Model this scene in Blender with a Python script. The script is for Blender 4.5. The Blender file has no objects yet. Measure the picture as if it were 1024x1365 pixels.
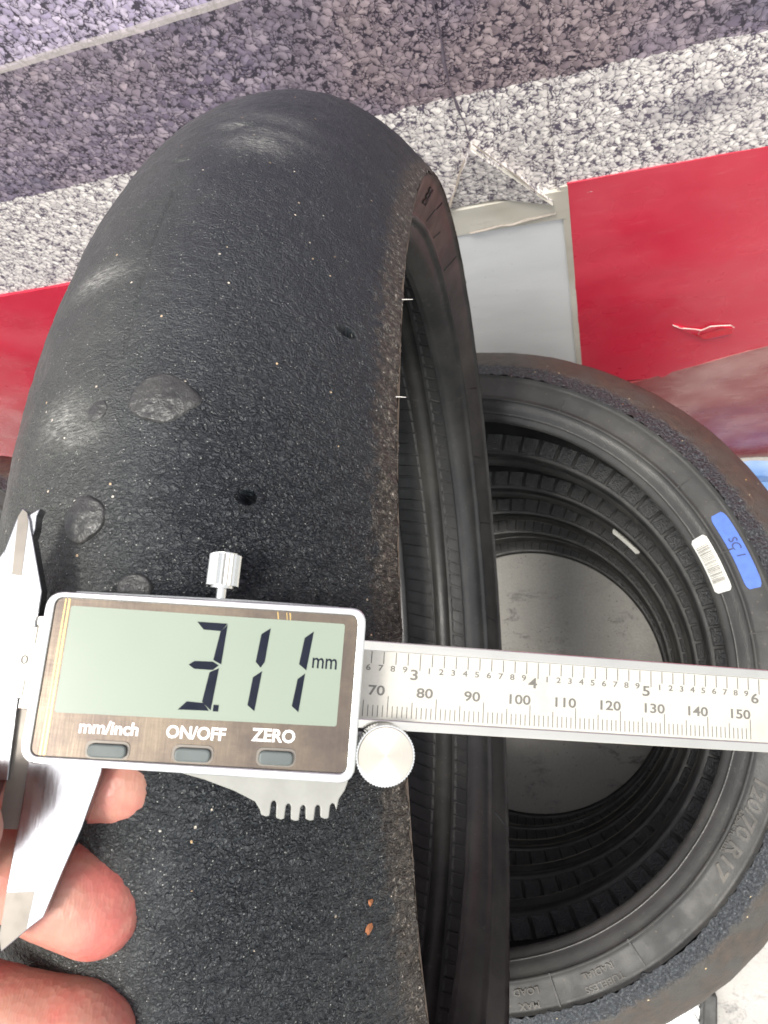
import bpy, math, random
import numpy as np
from mathutils import Matrix, Vector
random.seed(4); RNG = np.random.default_rng(7)
C = bpy.context.scene.collection
sc = bpy.context.scene
D = bpy.data
R_ = math.radians
# ---------------------------------------------------------------- camera, world, sun, exposure
K = 1.07                     # size of floor, banner and stack against the first survey of the place
CAMZ = 1.175 * K; LIFT = 1.175 * (K - 1)
CR = np.array([[0.9523, -0.0880, -0.2923], [-0.0096, -0.9657, 0.2595], [-0.3051, -0.2443, -0.9204]])  # camera right, down, forward in world
cam = D.objects.new('camera', D.cameras.new('camera')); C.objects.link(cam)
_r = Vector(CR[:, 0]).normalized(); _f = Vector(CR[:, 2]); _f = (_f - _r * _f.dot(_r)).normalized(); _u = _r.cross(_f)
cam.matrix_world = Matrix(((_r.x, _u.x, -_f.x, 0), (_r.y, _u.y, -_f.y, 0), (_r.z, _u.z, -_f.z, CAMZ), (0, 0, 0, 1)))
cam.data.sensor_fit = 'HORIZONTAL'; cam.data.sensor_width = 36; cam.data.lens = 900 / 1024 * 36
cam.data.clip_start = .01; cam.data.clip_end = 600
sc.camera = cam
cam.data.dof.use_dof = True; cam.data.dof.focus_distance = .20; cam.data.dof.aperture_fstop = 60
SUN_EL, SUN_AZ = R_(77), R_(207)        # azimuth measured from +y clockwise: light falls from the front left
world = D.worlds.new('World'); sc.world = world; world.use_nodes = True
wn = world.node_tree; bg = wn.nodes['Background']
sky = wn.nodes.new('ShaderNodeTexSky'); sky.sky_type = 'NISHITA'; sky.sun_disc = False
sky.sun_elevation = SUN_EL; sky.sun_rotation = SUN_AZ; sky.dust_density = 4; sky.air_density = 1.2; sky.ozone_density = 1
hs = wn.nodes.new('ShaderNodeHueSaturation'); hs.inputs['Saturation'].default_value = .16
wn.links.new(sky.outputs[0], hs.inputs['Color']); wn.links.new(hs.outputs[0], bg.inputs['Color'])
bg.inputs['Strength'].default_value = .15
sun = D.objects.new('sun', D.lights.new('sun', 'SUN')); C.objects.link(sun)
sun.data.energy = 1.6; sun.data.angle = R_(14); sun.data.color = (1, .95, .86)
sd = Vector((math.sin(SUN_AZ) * math.cos(SUN_EL), math.cos(SUN_AZ) * math.cos(SUN_EL), math.sin(SUN_EL)))
sun.rotation_euler = sd.to_track_quat('Z', 'Y').to_euler()
sc.view_settings.view_transform = 'Standard'; sc.view_settings.look = 'None'
sc.view_settings.exposure = 0.95; sc.view_settings.gamma = 1

# ---------------------------------------------------------------- node helpers
class NB:
    def __init__(s, name):
        s.m = D.materials.new(name); s.m.use_nodes = True; s.nt = s.m.node_tree
        s.b = s.nt.nodes['Principled BSDF']
    def put(s, sock, v):
        if isinstance(v, bpy.types.NodeSocket): s.nt.links.new(v, sock)
        elif v is not None:
            if sock.type == 'RGBA' and len(v) == 3: v = (*v, 1)
            sock.default_value = v
    def n(s, typ, out=0, ins=None, **kw):
        nd = s.nt.nodes.new('ShaderNode' + typ)
        for k, v in kw.items(): setattr(nd, k, v)
        for k, v in (ins or {}).items(): s.put(nd.inputs[k], v)
        return nd.outputs[out]
    def uv(s): return s.n('TexCoord', 'UV')
    def obj(s): return s.n('TexCoord', 'Object')
    def map(s, v, scale=(1, 1, 1), loc=(0, 0, 0), rot=(0, 0, 0)):
        return s.n('Mapping', 0, {'Vector': v, 'Scale': scale, 'Location': loc, 'Rotation': rot})
    def noise(s, v, scale, detail=3, rough=.55, out=0, dist=0):
        return s.n('TexNoise', out, {'Vector': v, 'Scale': scale, 'Detail': detail, 'Roughness': rough, 'Distortion': dist})
    def vor(s, v, scale, feature='F1', out='Distance', rnd=1, **kw):
        return s.n('TexVoronoi', out, {'Vector': v, 'Scale': scale, 'Randomness': rnd, **kw}, feature=feature)
    def math(s, op, a, b=None, c=None, clamp=False):
        nd = s.nt.nodes.new('ShaderNodeMath'); nd.operation = op; nd.use_clamp = clamp
        for i, v in enumerate((a, b, c)):
            if v is not None: s.put(nd.inputs[i], v)
        return nd.outputs[0]
    def vmath(s, op, a, b=None, scale=None):
        nd = s.nt.nodes.new('ShaderNodeVectorMath'); nd.operation = op
        s.put(nd.inputs[0], a)
        if b is not None: s.put(nd.inputs[1], b)
        if scale is not None: s.put(nd.inputs['Scale'], scale)
        return nd.outputs[0]
    def ramp(s, f, stops, interp='LINEAR'):
        nd = s.nt.nodes.new('ShaderNodeValToRGB'); s.put(nd.inputs[0], f); cr = nd.color_ramp; cr.interpolation = interp
        while len(cr.elements) < len(stops): cr.elements.new(.5)
        for e, (p, c) in zip(cr.elements, stops):
            e.position = p; e.color = (*c, 1) if not isinstance(c, (int, float)) else (c, c, c, 1)
        return nd.outputs[0]
    def step(s, f, a, b, lo=0., hi=1.):
        return s.n('MapRange', 0, {'Value': f, 'From Min': a, 'From Max': b, 'To Min': lo, 'To Max': hi}, interpolation_type='SMOOTHSTEP')
    def mix(s, f, a, b, blend='MIX'):
        nd = s.nt.nodes.new('ShaderNodeMix'); nd.data_type = 'RGBA'; nd.blend_type = blend
        s.put(nd.inputs[0], f); s.put(nd.inputs[6], a); s.put(nd.inputs[7], b); return nd.outputs[2]
    def sep(s, v):
        nd = s.nt.nodes.new('ShaderNodeSeparateXYZ'); s.put(nd.inputs[0], v); return nd.outputs
    def comb(s, x, y, z=0.):
        nd = s.nt.nodes.new('ShaderNodeCombineXYZ'); [s.put(nd.inputs[i], v) for i, v in enumerate((x, y, z))]; return nd.outputs[0]
    def bump(s, h, dist, strength=1., normal=None):
        return s.n('Bump', 0, {'Height': h, 'Distance': dist, 'Strength': strength, 'Normal': normal})
    def out(s, col=None, rough=None, metal=None, normal=None, **kw):
        for k, v in (('Base Color', col), ('Roughness', rough), ('Metallic', metal), ('Normal', normal)): 
            if v is not None: s.put(s.b.inputs[k], v)
        for k, v in kw.items(): s.put(s.b.inputs[k], v)
        return s.m
    def gauss(s, u, v, u0, v0, ru, rv):
        a = s.math('MULTIPLY', s.math('SUBTRACT', u, u0), 1 / ru); b = s.math('MULTIPLY', s.math('SUBTRACT', v, v0), 1 / rv)
        return s.math('EXPONENT', s.math('MULTIPLY', s.math('ADD', s.math('MULTIPLY', a, a), s.math('MULTIPLY', b, b)), -1))

# ---------------------------------------------------------------- numpy gradient noise
_perm = RNG.permutation(512); _perm = np.concatenate([_perm] * 3)
_grad = RNG.normal(size=(512, 3)); _grad /= np.linalg.norm(_grad, axis=1)[:, None]
def pn(P):
    i = np.floor(P).astype(int); fr = P - i; i &= 511; w = fr * fr * fr * (fr * (fr * 6 - 15) + 10); tot = 0
    for dx in (0, 1):
        for dy in (0, 1):
            for dz in (0, 1):
                h = _perm[_perm[_perm[(i[..., 0] + dx) & 511] + ((i[..., 1] + dy) & 511)] + ((i[..., 2] + dz) & 511)]
                g = (_grad[h] * (fr - np.array([dx, dy, dz]))).sum(-1)
                tot = tot + g * (w[..., 0] if dx else 1 - w[..., 0]) * (w[..., 1] if dy else 1 - w[..., 1]) * (w[..., 2] if dz else 1 - w[..., 2])
    return tot * 1.6
def fbm(P, s, o=3):
    return sum(pn(P * s * 2 ** k + 17 * k) * .55 ** k for k in range(o))

# ---------------------------------------------------------------- object helpers
def tag(o, label=None, cat=None, group=None, kind=None):
    for k, v in (('label', label), ('category', cat), ('group', group), ('kind', kind)):
        if v: o[k] = v
    return o
def link(name, me, mat, parent=None, smooth=False):
    o = D.objects.new(name, me); C.objects.link(o)
    if mat and not me.materials: me.materials.append(mat)
    if smooth: me.polygons.foreach_set('use_smooth', [True] * len(me.polygons)); me.set_sharp_from_angle(angle=R_(38))
    if parent: o.parent = parent
    return o
def empty(name, mw, label, cat, group=None):
    o = D.objects.new(name, None); C.objects.link(o); o.matrix_world = mw; o.empty_display_size = .02
    return tag(o, label, cat, group)
def mesh(name, v, f, uv=None):
    me = D.meshes.new(name); v = np.asarray(v, float)
    me.from_pydata(v.tolist(), [], [list(q) for q in f])
    if uv is not None:
        l = me.uv_layers.new(name='UVMap'); idx = np.empty(len(me.loops), int); me.loops.foreach_get('vertex_index', idx)
        l.data.foreach_set('uv', np.asarray(uv, np.float32)[idx].ravel())
    me.update(); return me
def grid_mesh(name, P, uv=None):
    """P: (n, m, 3) grid of points -> quads, built fast"""
    n, m = P.shape[:2]; me = D.meshes.new(name)
    a = (np.arange(n - 1)[:, None] * m + np.arange(m - 1)[None]).ravel()
    q = np.stack([a, a + m, a + m + 1, a + 1], 1).astype(np.int32)
    me.vertices.add(n * m); me.vertices.foreach_set('co', P.astype(np.float32).ravel())
    me.loops.add(q.size); me.loops.foreach_set('vertex_index', q.ravel())
    me.polygons.add(len(q)); me.polygons.foreach_set('loop_start', np.arange(0, q.size, 4, dtype=np.int32))
    if uv is not None:
        l = me.uv_layers.new(name='UVMap'); l.data.foreach_set('uv', uv.reshape(-1, 2)[q.ravel()].astype(np.float32).ravel())
    me.polygons.foreach_set('use_smooth', [True] * len(q))
    me.update(calc_edges=True); me.validate(); return me
def join(*parts):
    V, F, k = [], [], 0
    for v, f in parts:
        V += [tuple(p) for p in v]; F += [tuple(i + k for i in q) for q in f]; k += len(v)
    return V, F
def boxv(x0, x1, y0, y1, z0, z1):
    v = [(x, y, z) for z in (z0, z1) for y in (y0, y1) for x in (x0, x1)]
    return v, [(0, 2, 3, 1), (4, 5, 7, 6), (0, 1, 5, 4), (2, 6, 7, 3), (0, 4, 6, 2), (1, 3, 7, 5)]
def prism(poly, z0, z1):
    n = len(poly); v = [(x, y, z0) for x, y in poly] + [(x, y, z1) for x, y in poly]
    return v, [tuple(range(n - 1, -1, -1)), tuple(range(n, 2 * n))] + [(i, (i + 1) % n, n + (i + 1) % n, n + i) for i in range(n)]
def bevel(o, w, seg=2, ang=35):
    b = o.modifiers.new('bevel', 'BEVEL'); b.width = w; b.segments = seg; b.limit_method = 'ANGLE'; b.angle_limit = R_(ang); b.harden_normals = False
    return o
def rrect(pts, r, seg=6):
    """rounded polygon through 2-D corner points"""
    out = []; n = len(pts)
    for i in range(n):
        p, a, b = (np.array(pts[j % n], float) for j in (i, i - 1, i + 1))
        u = (a - p) / np.linalg.norm(a - p); w = (b - p) / np.linalg.norm(b - p); A, B = p + u * r, p + w * r
        for k in range(seg + 1):
            t = k / seg; out.append(tuple((1 - t) ** 2 * A + 2 * t * (1 - t) * p + t * t * B))
    return out
def text_mesh(s, size, bold=0., ext=0., align='CENTER', sx=1., shear=0.):
    cu = D.curves.new('lettering', 'FONT'); cu.body = s; cu.size = size; cu.align_x = align; cu.align_y = 'CENTER'
    cu.offset = bold; cu.extrude = ext; cu.resolution_u = 3; cu.shear = shear
    o = D.objects.new('lettering', cu); me = D.meshes.new_from_object(o); D.objects.remove(o); D.curves.remove(cu)
    me.transform(Matrix.Diagonal((sx, 1, 1, 1))); me.materials.clear(); return me
def verts(me):
    a = np.empty(len(me.vertices) * 3, np.float32); me.vertices.foreach_get('co', a); return a.reshape(-1, 3).astype(float)
def setverts(me, v): me.vertices.foreach_set('co', v.astype(np.float32).ravel()); me.update()

# ---------------------------------------------------------------- materials
def m_concrete():
    k = NB('concrete'); o = k.obj()
    big = k.noise(o, 3, 5, .6); mid = k.noise(o, 22, 5, .65); fine = k.noise(o, 260, 3, .6)
    c = k.ramp(big, [(.3, (.29, .285, .272)), (.52, (.37, .36, .335)), (.75, (.43, .41, .375))])
    c = k.mix(k.step(mid, .56, .7, 0, .55), c, (.25, .25, .24))
    st = k.step(k.noise(k.map(o, (1, 2.2, 1), rot=(0, 0, .6)), 14, 7, .75, dist=.5), .535, .64)
    st = k.math('MULTIPLY', st, k.step(k.noise(o, 5.5, 3, .6), .42, .62, .12, 1.))
    c = k.mix(k.math('MULTIPLY', st, .75), c, (.075, .075, .075))
    sp = k.math('LESS_THAN', k.vor(o, 120), .14); sp = k.math('MULTIPLY', sp, k.step(k.noise(o, 9), .42, .55))
    c = k.mix(k.math('MULTIPLY', sp, .7), c, (.08, .075, .07))
    c = k.mix(k.step(fine, .35, .7, .0, .3), c, (.5, .48, .45))
    h = k.math('ADD', k.math('MULTIPLY', mid, .6), k.math('MULTIPLY', fine, .5))
    return k.out(c, k.step(mid, .3, .7, .5, .75), None, k.bump(h, .003, .5))
def m_asphalt():
    """flat print of a race track: z bands of pale, dark and lavender stones with purple-black joints"""
    k = NB('asphalt_print'); o = k.obj(); x, y, z = k.sep(o)
    d = k.vmath('SCALE', k.vmath('SUBTRACT', k.noise(o, 90, 2, out=1), (.5, .5, .5)), scale=.011)
    d = k.vmath('ADD', d, k.vmath('SCALE', k.vmath('SUBTRACT', k.noise(o, 300, 2, out=1), (.5, .5, .5)), scale=.0035))
    p = k.vmath('ADD', k.comb(x, z, 0.), d); p = k.map(p, (1, 1.15, 1), rot=(0, 0, .35))
    SC = 172
    p2 = k.vmath('ADD', p, (.0014, .0016, 0.)); p2b = k.vmath('ADD', p, (.0007, .0008, 0.))
    f1 = k.vor(p, SC, 'F1', 0); f1o = k.vor(p2, SC, 'F1', 0); e = k.vor(p, SC, 'DISTANCE_TO_EDGE', 0); cellA = k.sep(k.vor(p, SC, 'F1', 'Color'))
    g1 = k.vor(p, SC * 2.3, 'F1', 0); g1o = k.vor(p2b, SC * 2.3, 'F1', 0); eg = k.vor(p, SC * 2.3, 'DISTANCE_TO_EDGE', 0); cellB = k.sep(k.vor(p, SC * 2.3, 'F1', 'Color'))
    jit = k.math('MULTIPLY', k.math('SUBTRACT', k.noise(p, 260, 3, .6), .5), .30)
    big = k.math('MULTIPLY', k.step(k.math('ADD', f1, jit), .62, .46), k.step(k.math('ADD', e, k.math('MULTIPLY', jit, .25)), .0, .075))
    sml = k.math('MULTIPLY', k.step(k.math('ADD', g1, jit), .68, .45), k.step(eg, .0, .10))
    rel = k.mix(big, k.math('SUBTRACT', g1o, g1), k.math('SUBTRACT', f1o, f1))
    cell = k.sep(k.mix(big, k.comb(cellB[0], cellB[1], 0.), k.comb(cellA[0], cellA[1], 0.)))
    cover = k.math('MAXIMUM', big, k.math('MULTIPLY', sml, .8))
    wob = k.math('MULTIPLY', k.math('SUBTRACT', k.noise(o, 110, 2), .5), .009)
    zz = k.math('ADD', z, wob)
    cast = k.noise(o, 5, 3)
    pale = k.ramp(cell[0], [(0, (.68, .63, .61)), (.5, (.84, .785, .75)), (1, (.95, .90, .85))])
    dark = k.ramp(cell[0], [(0, (.185, .150, .215)), (.5, (.29, .245, .315)), (1, (.46, .385, .44))])
    dark = k.mix(k.step(k.noise(k.map(o, (1, 1, 1.6), loc=(3, 0, 1)), 6.5, 3, .6), .46, .60, 0, .75), dark, k.mix(cell[1], (.06, .055, .095), (.20, .185, .25)))
    dark = k.mix(k.step(cast, .42, .62), dark, k.ramp(cell[1], [(0, (.23, .18, .20)), (1, (.48, .385, .395))]))
    lav = k.ramp(cell[0], [(0, (.42, .36, .51)), (1, (.72, .63, .76))])
    stone = k.mix(k.math('GREATER_THAN', zz, .812), pale, dark)
    lavm = k.math('GREATER_THAN', z, .9145)
    stone = k.mix(lavm, stone, lav)
    shade = k.math('ADD', .88, k.math('ADD', k.math('MULTIPLY', rel, .75), k.math('MULTIPLY', k.math('SUBTRACT', k.noise(p, 520, 3, .65), .5), .45)))
    stone = k.mix(1., stone, k.comb(shade, shade, shade), 'MULTIPLY')
    gap = k.math('MINIMUM', 1., k.math('ADD', k.math('MULTIPLY', cover, .95), k.math('MULTIPLY', k.noise(p, 60, 3), .10)))
    gapc = k.mix(k.math('GREATER_THAN', zz, .812), (.085, .068, .105), (.032, .026, .042))
    c = k.mix(gap, gapc, stone)
    # printed tyre-coloured cloud in the dark band and a dark knot in the pale band
    c = k.mix(k.math('MULTIPLY', k.gauss(x, z, -.175, .765, .03, .012), .55), c, (.05, .04, .08))
    line = k.math('MULTIPLY', k.math('GREATER_THAN', z, .9115), k.math('LESS_THAN', z, .9165))
    c = k.mix(k.math('MULTIPLY', line, .6), c, (.66, .60, .56))
    scr = k.step(k.noise(k.map(o, (14, 1, 3), rot=(0, .5, 0)), 30, 3), .68, .72)
    c = k.mix(k.math('MULTIPLY', scr, .25), c, (.8, .76, .72))
    return k.out(c, .42, None, k.bump(k.noise(o, 14, 3), .004, .35))
def m_vinyl(name, col, dust, amt, rough=.3):
    k = NB(name); o = k.obj()
    c = k.mix(k.step(k.noise(o, 6, 4), .4, .75, 0, amt), col, dust)
    st = k.step(k.noise(k.map(o, (3, 3, 14), rot=(0, .7, 0)), 14, 5, .65), .55, .8, 0, amt * .8)
    c = k.mix(st, c, dust)
    sp = k.math('MULTIPLY', k.math('LESS_THAN', k.vor(o, 90), .05), .5)
    c = k.mix(sp, c, (.25, .2, .18))
    h = k.math('ADD', k.noise(o, 9, 3), k.math('MULTIPLY', k.noise(k.map(o, (2, 2, 5), rot=(0, .6, 0)), 14, 2), .3))
    return k.out(c, k.step(k.noise(o, 15, 3), .3, .7, rough * .8, rough * 1.5), None, k.bump(h, .003, .3))
def plain(name, col, rough=.5, metal=0., bs=0., bd=.0005, spec=.5):
    k = NB(name); o = k.obj(); n = k.noise(o, 160, 4)
    c = k.mix(k.step(n, .35, .7, 0, .35), col, tuple(q * .6 for q in col))
    return k.out(c, k.step(k.noise(o, 320, 3), .3, .7, rough * .85, rough * 1.15), metal, k.bump(k.noise(o, bs, 3), bd, .5) if bs else None, **{'Specular IOR Level': spec})

TW = {'standing': (.0568, .2427, .2813, 2.2655), 'stack': (.0635, .2440, .2905, 2.2)}
def crown_r(kind, x):
    w, rs, rc, p = TW[kind]; return rs + (rc - rs) * (1 - np.minimum(np.abs(x) / w, 1) ** p)
def arc(kind, x):
    """signed length along the tread section from the crown to axial x"""
    g = np.linspace(0, TW[kind][0], 600); L = np.concatenate([[0], np.cumsum(np.hypot(np.diff(g), np.diff(crown_r(kind, g))))])
    return np.sign(x) * np.interp(np.abs(x), g, L)
def m_tread(kind):
    A = lambda x: float(arc(kind, x)); LW = A(TW[kind][0])
    """worn slick rubber; uv in metres: u round the tyre, v across it (axial)"""
    k = NB('worn_rubber_' + kind); uv = k.uv(); u, v, _ = k.sep(uv)
    warp = k.vmath('SCALE', k.vmath('SUBTRACT', k.noise(uv, 260, 3, out=1), (.5, .5, .5)), scale=.0042)
    w2 = k.vmath('ADD', uv, warp)
    if kind == 'standing':
        rough_zone = k.step(k.math('ADD', v, k.math('MULTIPLY', k.math('SUBTRACT', k.noise(uv, 40, 3), .5), .05)), -.012, .034)
        low = k.step(u, .075, -.01)
        zone = k.math('MAXIMUM', k.math('MULTIPLY', rough_zone, k.math('ADD', .35, k.math('MULTIPLY', low, .65))), k.math('MULTIPLY', low, .35))
        w3 = k.vmath('ADD', w2, k.vmath('SCALE', k.vmath('SUBTRACT', k.noise(uv, 900, 2, out=1), (.5, .5, .5)), scale=.0014))
        ridg = k.vor(k.map(w3, (2.0, .75, 1)), 560, 'DISTANCE_TO_EDGE', 0); ridg = k.math('POWER', k.step(ridg, .0, .30), .6)
        cr = k.noise(k.map(w2, (1.9, .55, 1)), 420, 4, .6, dist=.6)
        crv = k.step(k.math('ABSOLUTE', k.math('SUBTRACT', cr, .5)), .0, .09)
        peb = k.vor(w2, 1150, 'SMOOTH_F1', 0, Smoothness=.6); fine = k.noise(uv, 2300, 3, .7)
        dirn = k.noise(k.map(w2, (2.4, .75, 1)), 480, 3, .55)
        grit = k.vor(uv, 1900, 'F1', 0)
        h = k.math('ADD', k.math('MULTIPLY', ridg, k.math('MULTIPLY', zone, 1.0)), k.math('MULTIPLY', dirn, k.math('ADD', .5, k.math('MULTIPLY', zone, 1.0))))
        h = k.math('ADD', h, k.math('ADD', k.math('MULTIPLY', grit, -.30), k.math('MULTIPLY', fine, .35)))
        h = k.math('ADD', h, k.math('MULTIPLY', crv, k.math('MULTIPLY', zone, .3)))
        nrm = k.bump(h, .00055, .9)
        base = k.ramp(k.noise(uv, 55, 5, .65), [(.3, (.019, .0225, .0255)), (.55, (.029, .033, .0355)), (.8, (.048, .0515, .0485))])
        base = k.mix(k.math('MULTIPLY', k.step(v, .02, -.02), .6), base, k.mix(k.noise(uv, 120, 4), (.046, .049, .042), (.078, .080, .066)))  # left side painted paler olive, as the side that catches the light
        base = k.mix(k.math('MULTIPLY', k.math('SUBTRACT', 1., k.step(ridg, 0., .75)), k.math('MULTIPLY', zone, .75)), base, (.008, .009, .012))
        edge = k.step(k.math('ADD', v, k.math('MULTIPLY', k.math('SUBTRACT', k.noise(uv, 300, 4), .5), .014)), LW - .0105, LW - .0035)
        base = k.mix(k.step(k.math('ADD', v, k.math('MULTIPLY', k.math('SUBTRACT', k.noise(uv, 50, 4), .5), .03)), -.004, .03, 0, .6), base, (.010, .0135, .018))  # right side painted darker and bluer, standing in for its shade
        base = k.mix(edge, base, k.ramp(k.noise(uv, 700, 4, .7), [(.3, (.012, .010, .009)), (.52, (.048, .039, .031)), (.62, (.12, .10, .08)), (.70, (.48, .44, .39))]))
        # scuffed, polished patches
        sm = None
        for (u0, v0, ru, rv, a) in ((.0262, -.0135, .0055, .0065, 1.), (.021, -.008, .003, .006, .7), (.0683, -.0135, .0038, .0075, 1.), (.128, .0185, .006, .008, .9), (.137, .0215, .004, .011, .55), (.1405, .008, .0035, .004, .8), (.150, .02, .006, .012, .35)):
            g = k.math('MULTIPLY', k.gauss(u, v, u0, A(v0), ru, rv), a); sm = g if sm is None else k.math('MAXIMUM', sm, g)
        stre = k.noise(k.map(uv, (2.6, .5, 1), rot=(0, 0, .45)), 700, 4, .7, dist=.4)
        smk = k.math('MULTIPLY', sm, k.step(stre, .40, .68, .12, 1.))
        base = k.mix(k.math('MULTIPLY', smk, .9), base, (.36, .36, .33))
        d1 = k.vor(uv, 330, 'F1', 0); dc = k.sep(k.vor(uv, 330, 'F1', 'Color'))
        spk = k.math('MULTIPLY', k.math('LESS_THAN', d1, .10), k.math('GREATER_THAN', dc[0], .86))
        base = k.mix(spk, base, k.mix(dc[1], (.55, .53, .48), (.55, .36, .18)))
        d3 = k.vor(uv, 1500, 'F1', 0); dc3 = k.sep(k.vor(uv, 1500, 'F1', 'Color'))
        spk3 = k.math('MULTIPLY', k.math('LESS_THAN', d3, .2), k.math('GREATER_THAN', dc3[0], .86))
        base = k.mix(k.math('MULTIPLY', spk3, .85), base, (.36, .36, .33))
        rg = k.math('SUBTRACT', k.step(k.noise(uv, 90, 3), .3, .7, .34, .48), k.math('MULTIPLY', smk, .1))
        return k.out(base, rg, 0., nrm, **{'Specular IOR Level': .55})
    av = k.math('ABSOLUTE', v)
    band = k.step(k.math('ADD', av, k.math('MULTIPLY', k.math('SUBTRACT', k.noise(uv, 130, 4), .5), .014)), LW - .021, LW - .013)
    lump = k.vor(w2, 480, 'SMOOTH_F1', 0, Smoothness=.4); fine = k.noise(uv, 1100, 4, .7)
    h = k.math('ADD', k.math('MULTIPLY', lump, k.math('MULTIPLY', band, -1.6)), k.math('MULTIPLY', fine, .55))
    h = k.math('ADD', h, k.math('MULTIPLY', k.noise(k.map(uv, (1, 2, 1)), 160, 4), .7))
    br = k.ramp(k.noise(k.map(uv, (1, 1.6, 1)), 95, 6, .72), [(.28, (.035, .031, .027)), (.5, (.068, .056, .046)), (.66, (.095, .067, .048)), (.85, (.15, .13, .11))])
    br = k.mix(k.step(k.noise(uv, 28, 3), .45, .65, 0, .7), br, (.068, .067, .061))
    bl = k.ramp(k.noise(uv, 420, 4, .7), [(.3, (.008, .010, .013)), (.52, (.036, .041, .048)), (.70, (.14, .15, .155))])
    base = k.mix(band, br, bl)
    d1 = k.vor(uv, 150, 'F1', 0); dc = k.sep(k.vor(uv, 150, 'F1', 'Color'))
    base = k.mix(k.math('MULTIPLY', k.math('LESS_THAN', d1, .10), k.math('GREATER_THAN', dc[0], .88)), base, k.mix(dc[1], (.7, .66, .55), (.70, .45, .12)))
    return k.out(base, .55, 0., k.bump(h, .0014, .9), **{'Specular IOR Level': .5})
def m_sidewall(name, a, b, rough=.5):
    k = NB(name); o = k.obj(); n = k.noise(o, 26, 5, .6)
    c = k.mix(k.step(n, .35, .7), a, b)
    c = k.mix(k.step(k.noise(o, 160, 4, .7), .58, .75, 0, .5), c, tuple(q * 1.7 for q in b))
    sp = k.math('LESS_THAN', k.vor(o, 130), .07); c = k.mix(k.math('MULTIPLY', sp, .5), c, (.14, .11, .07))
    return k.out(c, k.step(k.noise(o, 60, 3), .3, .7, rough * .85, rough * 1.2), 0., k.bump(k.noise(o, 900, 4, .65), .0004, .5), **{'Specular IOR Level': .38})
def m_sidewall_dusty():
    k = NB('sidewall_dusty'); o = k.obj(); x, y, z = k.sep(o); n = k.noise(o, 26, 5, .6)
    a = k.mix(k.step(n, .35, .7), (.034, .033, .031), (.056, .053, .048)); b = k.mix(k.step(n, .35, .7), (.055, .042, .034), (.088, .068, .054))
    c = k.mix(k.step(k.math('ADD', x, k.math('MULTIPLY', k.math('SUBTRACT', n, .5), .2)), -.02, .12), a, b)
    st = k.step(k.noise(k.map(o, (1, 1, 5)), 130, 4, .7), .6, .72, 0, .35); c = k.mix(st, c, (.11, .10, .085))
    return k.out(c, k.step(k.noise(o, 60, 3), .3, .7, .42, .58), 0., k.bump(k.noise(o, 800, 4, .65), .0004, .5), **{'Specular IOR Level': .45})
def m_block():
    k = NB('textured_liner_rubber'); o = k.obj()
    h = k.math('ADD', k.vor(o, 900, 'SMOOTH_F1', 0), k.noise(o, 700, 4, .7, dist=1))
    c = k.mix(k.step(k.noise(o, 60, 4), .4, .7), (.045, .046, .047), (.085, .085, .081))
    return k.out(c, .3, 0., k.bump(h, .0011, .9), **{'Specular IOR Level': .8})
def m_steel(name, col, rough, scale=(1, 1, 1), str_=.25, stain=.15):
    k = NB(name); o = k.obj()
    br = k.noise(k.map(o, scale), 900, 4, .7); n = k.noise(o, 90, 4)
    c = k.mix(k.step(n, .45, .75, 0, stain), col, tuple(q * .45 for q in col))
    return k.out(c, k.step(br, .25, .75, rough * .7, rough * 1.35), 1., k.bump(br, .00008, str_))

M = dict(
    concrete=m_concrete(), asphalt=m_asphalt(),
    red=m_vinyl('red_vinyl', (.60, .022, .055), (.70, .16, .19), .38, .26), white=m_vinyl('white_vinyl', (.70, .71, .71), (.58, .60, .60), .5, .35),
    maroon=m_vinyl('maroon_vinyl', (.27, .045, .05), (.60, .38, .35), .75, .24), cream=m_vinyl('cream_vinyl', (.62, .595, .53), (.33, .29, .22), .75, .42),
    board=plain('board', (.35, .34, .32), .7), blue=m_vinyl('blue_plastic', (.08, .2, .45), (.40, .45, .50), .8, .3),
    tread=m_tread('standing'), tread2=m_tread('stack'),
    side_brown=m_sidewall_dusty(),
    side=m_sidewall('sidewall_rubber', (.030, .030, .029), (.048, .047, .043), .5),
    bead=m_sidewall('bead_rubber', (.036, .036, .035), (.056, .055, .051), .22), liner=m_sidewall('liner_rubber', (.020, .020, .020), (.036, .036, .034), .4),
    block=m_block(), letter=m_sidewall('moulded_letter', (.035, .032, .027), (.065, .056, .043), .4), letter_dark=plain('dark_print', (.012, .012, .011), .5),
    patch=None, hair=plain('pale_thread', (.45, .43, .40), .5), tape=plain('blue_tape', (.065, .15, .52), .45), ink=plain('pen_ink', (.02, .03, .10), .5),
    paper=plain('label_paper', (.75, .74, .68), .5), barc=plain('barcode_ink', (.16, .15, .13), .6),
    steel=m_steel('brushed_steel', (.72, .71, .69), .34, (1, .05, 1)), lip=m_steel('polished_steel', (.80, .77, .70), .2, (.04, 1, 1)), jaw=m_steel('satin_steel', (.38, .38, .395), .2, (1, .1, 1), .3, .3),
    bevelm=plain('ground_bevel', (.20, .18, .155), .4, .35), chrome=m_steel('satin_chrome', (.78, .78, .75), .2, (1, 1, 1), .05, .05),
    lcd=None, seg=plain('lcd_segment', (.010, .013, .024), .6, spec=.12), white_ink=plain('white_ink', (.82, .81, .80), .4), scale_ink=plain('scale_ink', (.16, .153, .135), .5),
    button=plain('grey_rubber_button', (.10, .118, .113), .45), housing=plain('silver_plastic', (.44, .46, .45), .3, .35), hgrip=plain('grey_plastic', (.30, .30, .275), .45, .0), gold=plain('gold_line', (.62, .43, .16), .3, .6),
)
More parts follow.
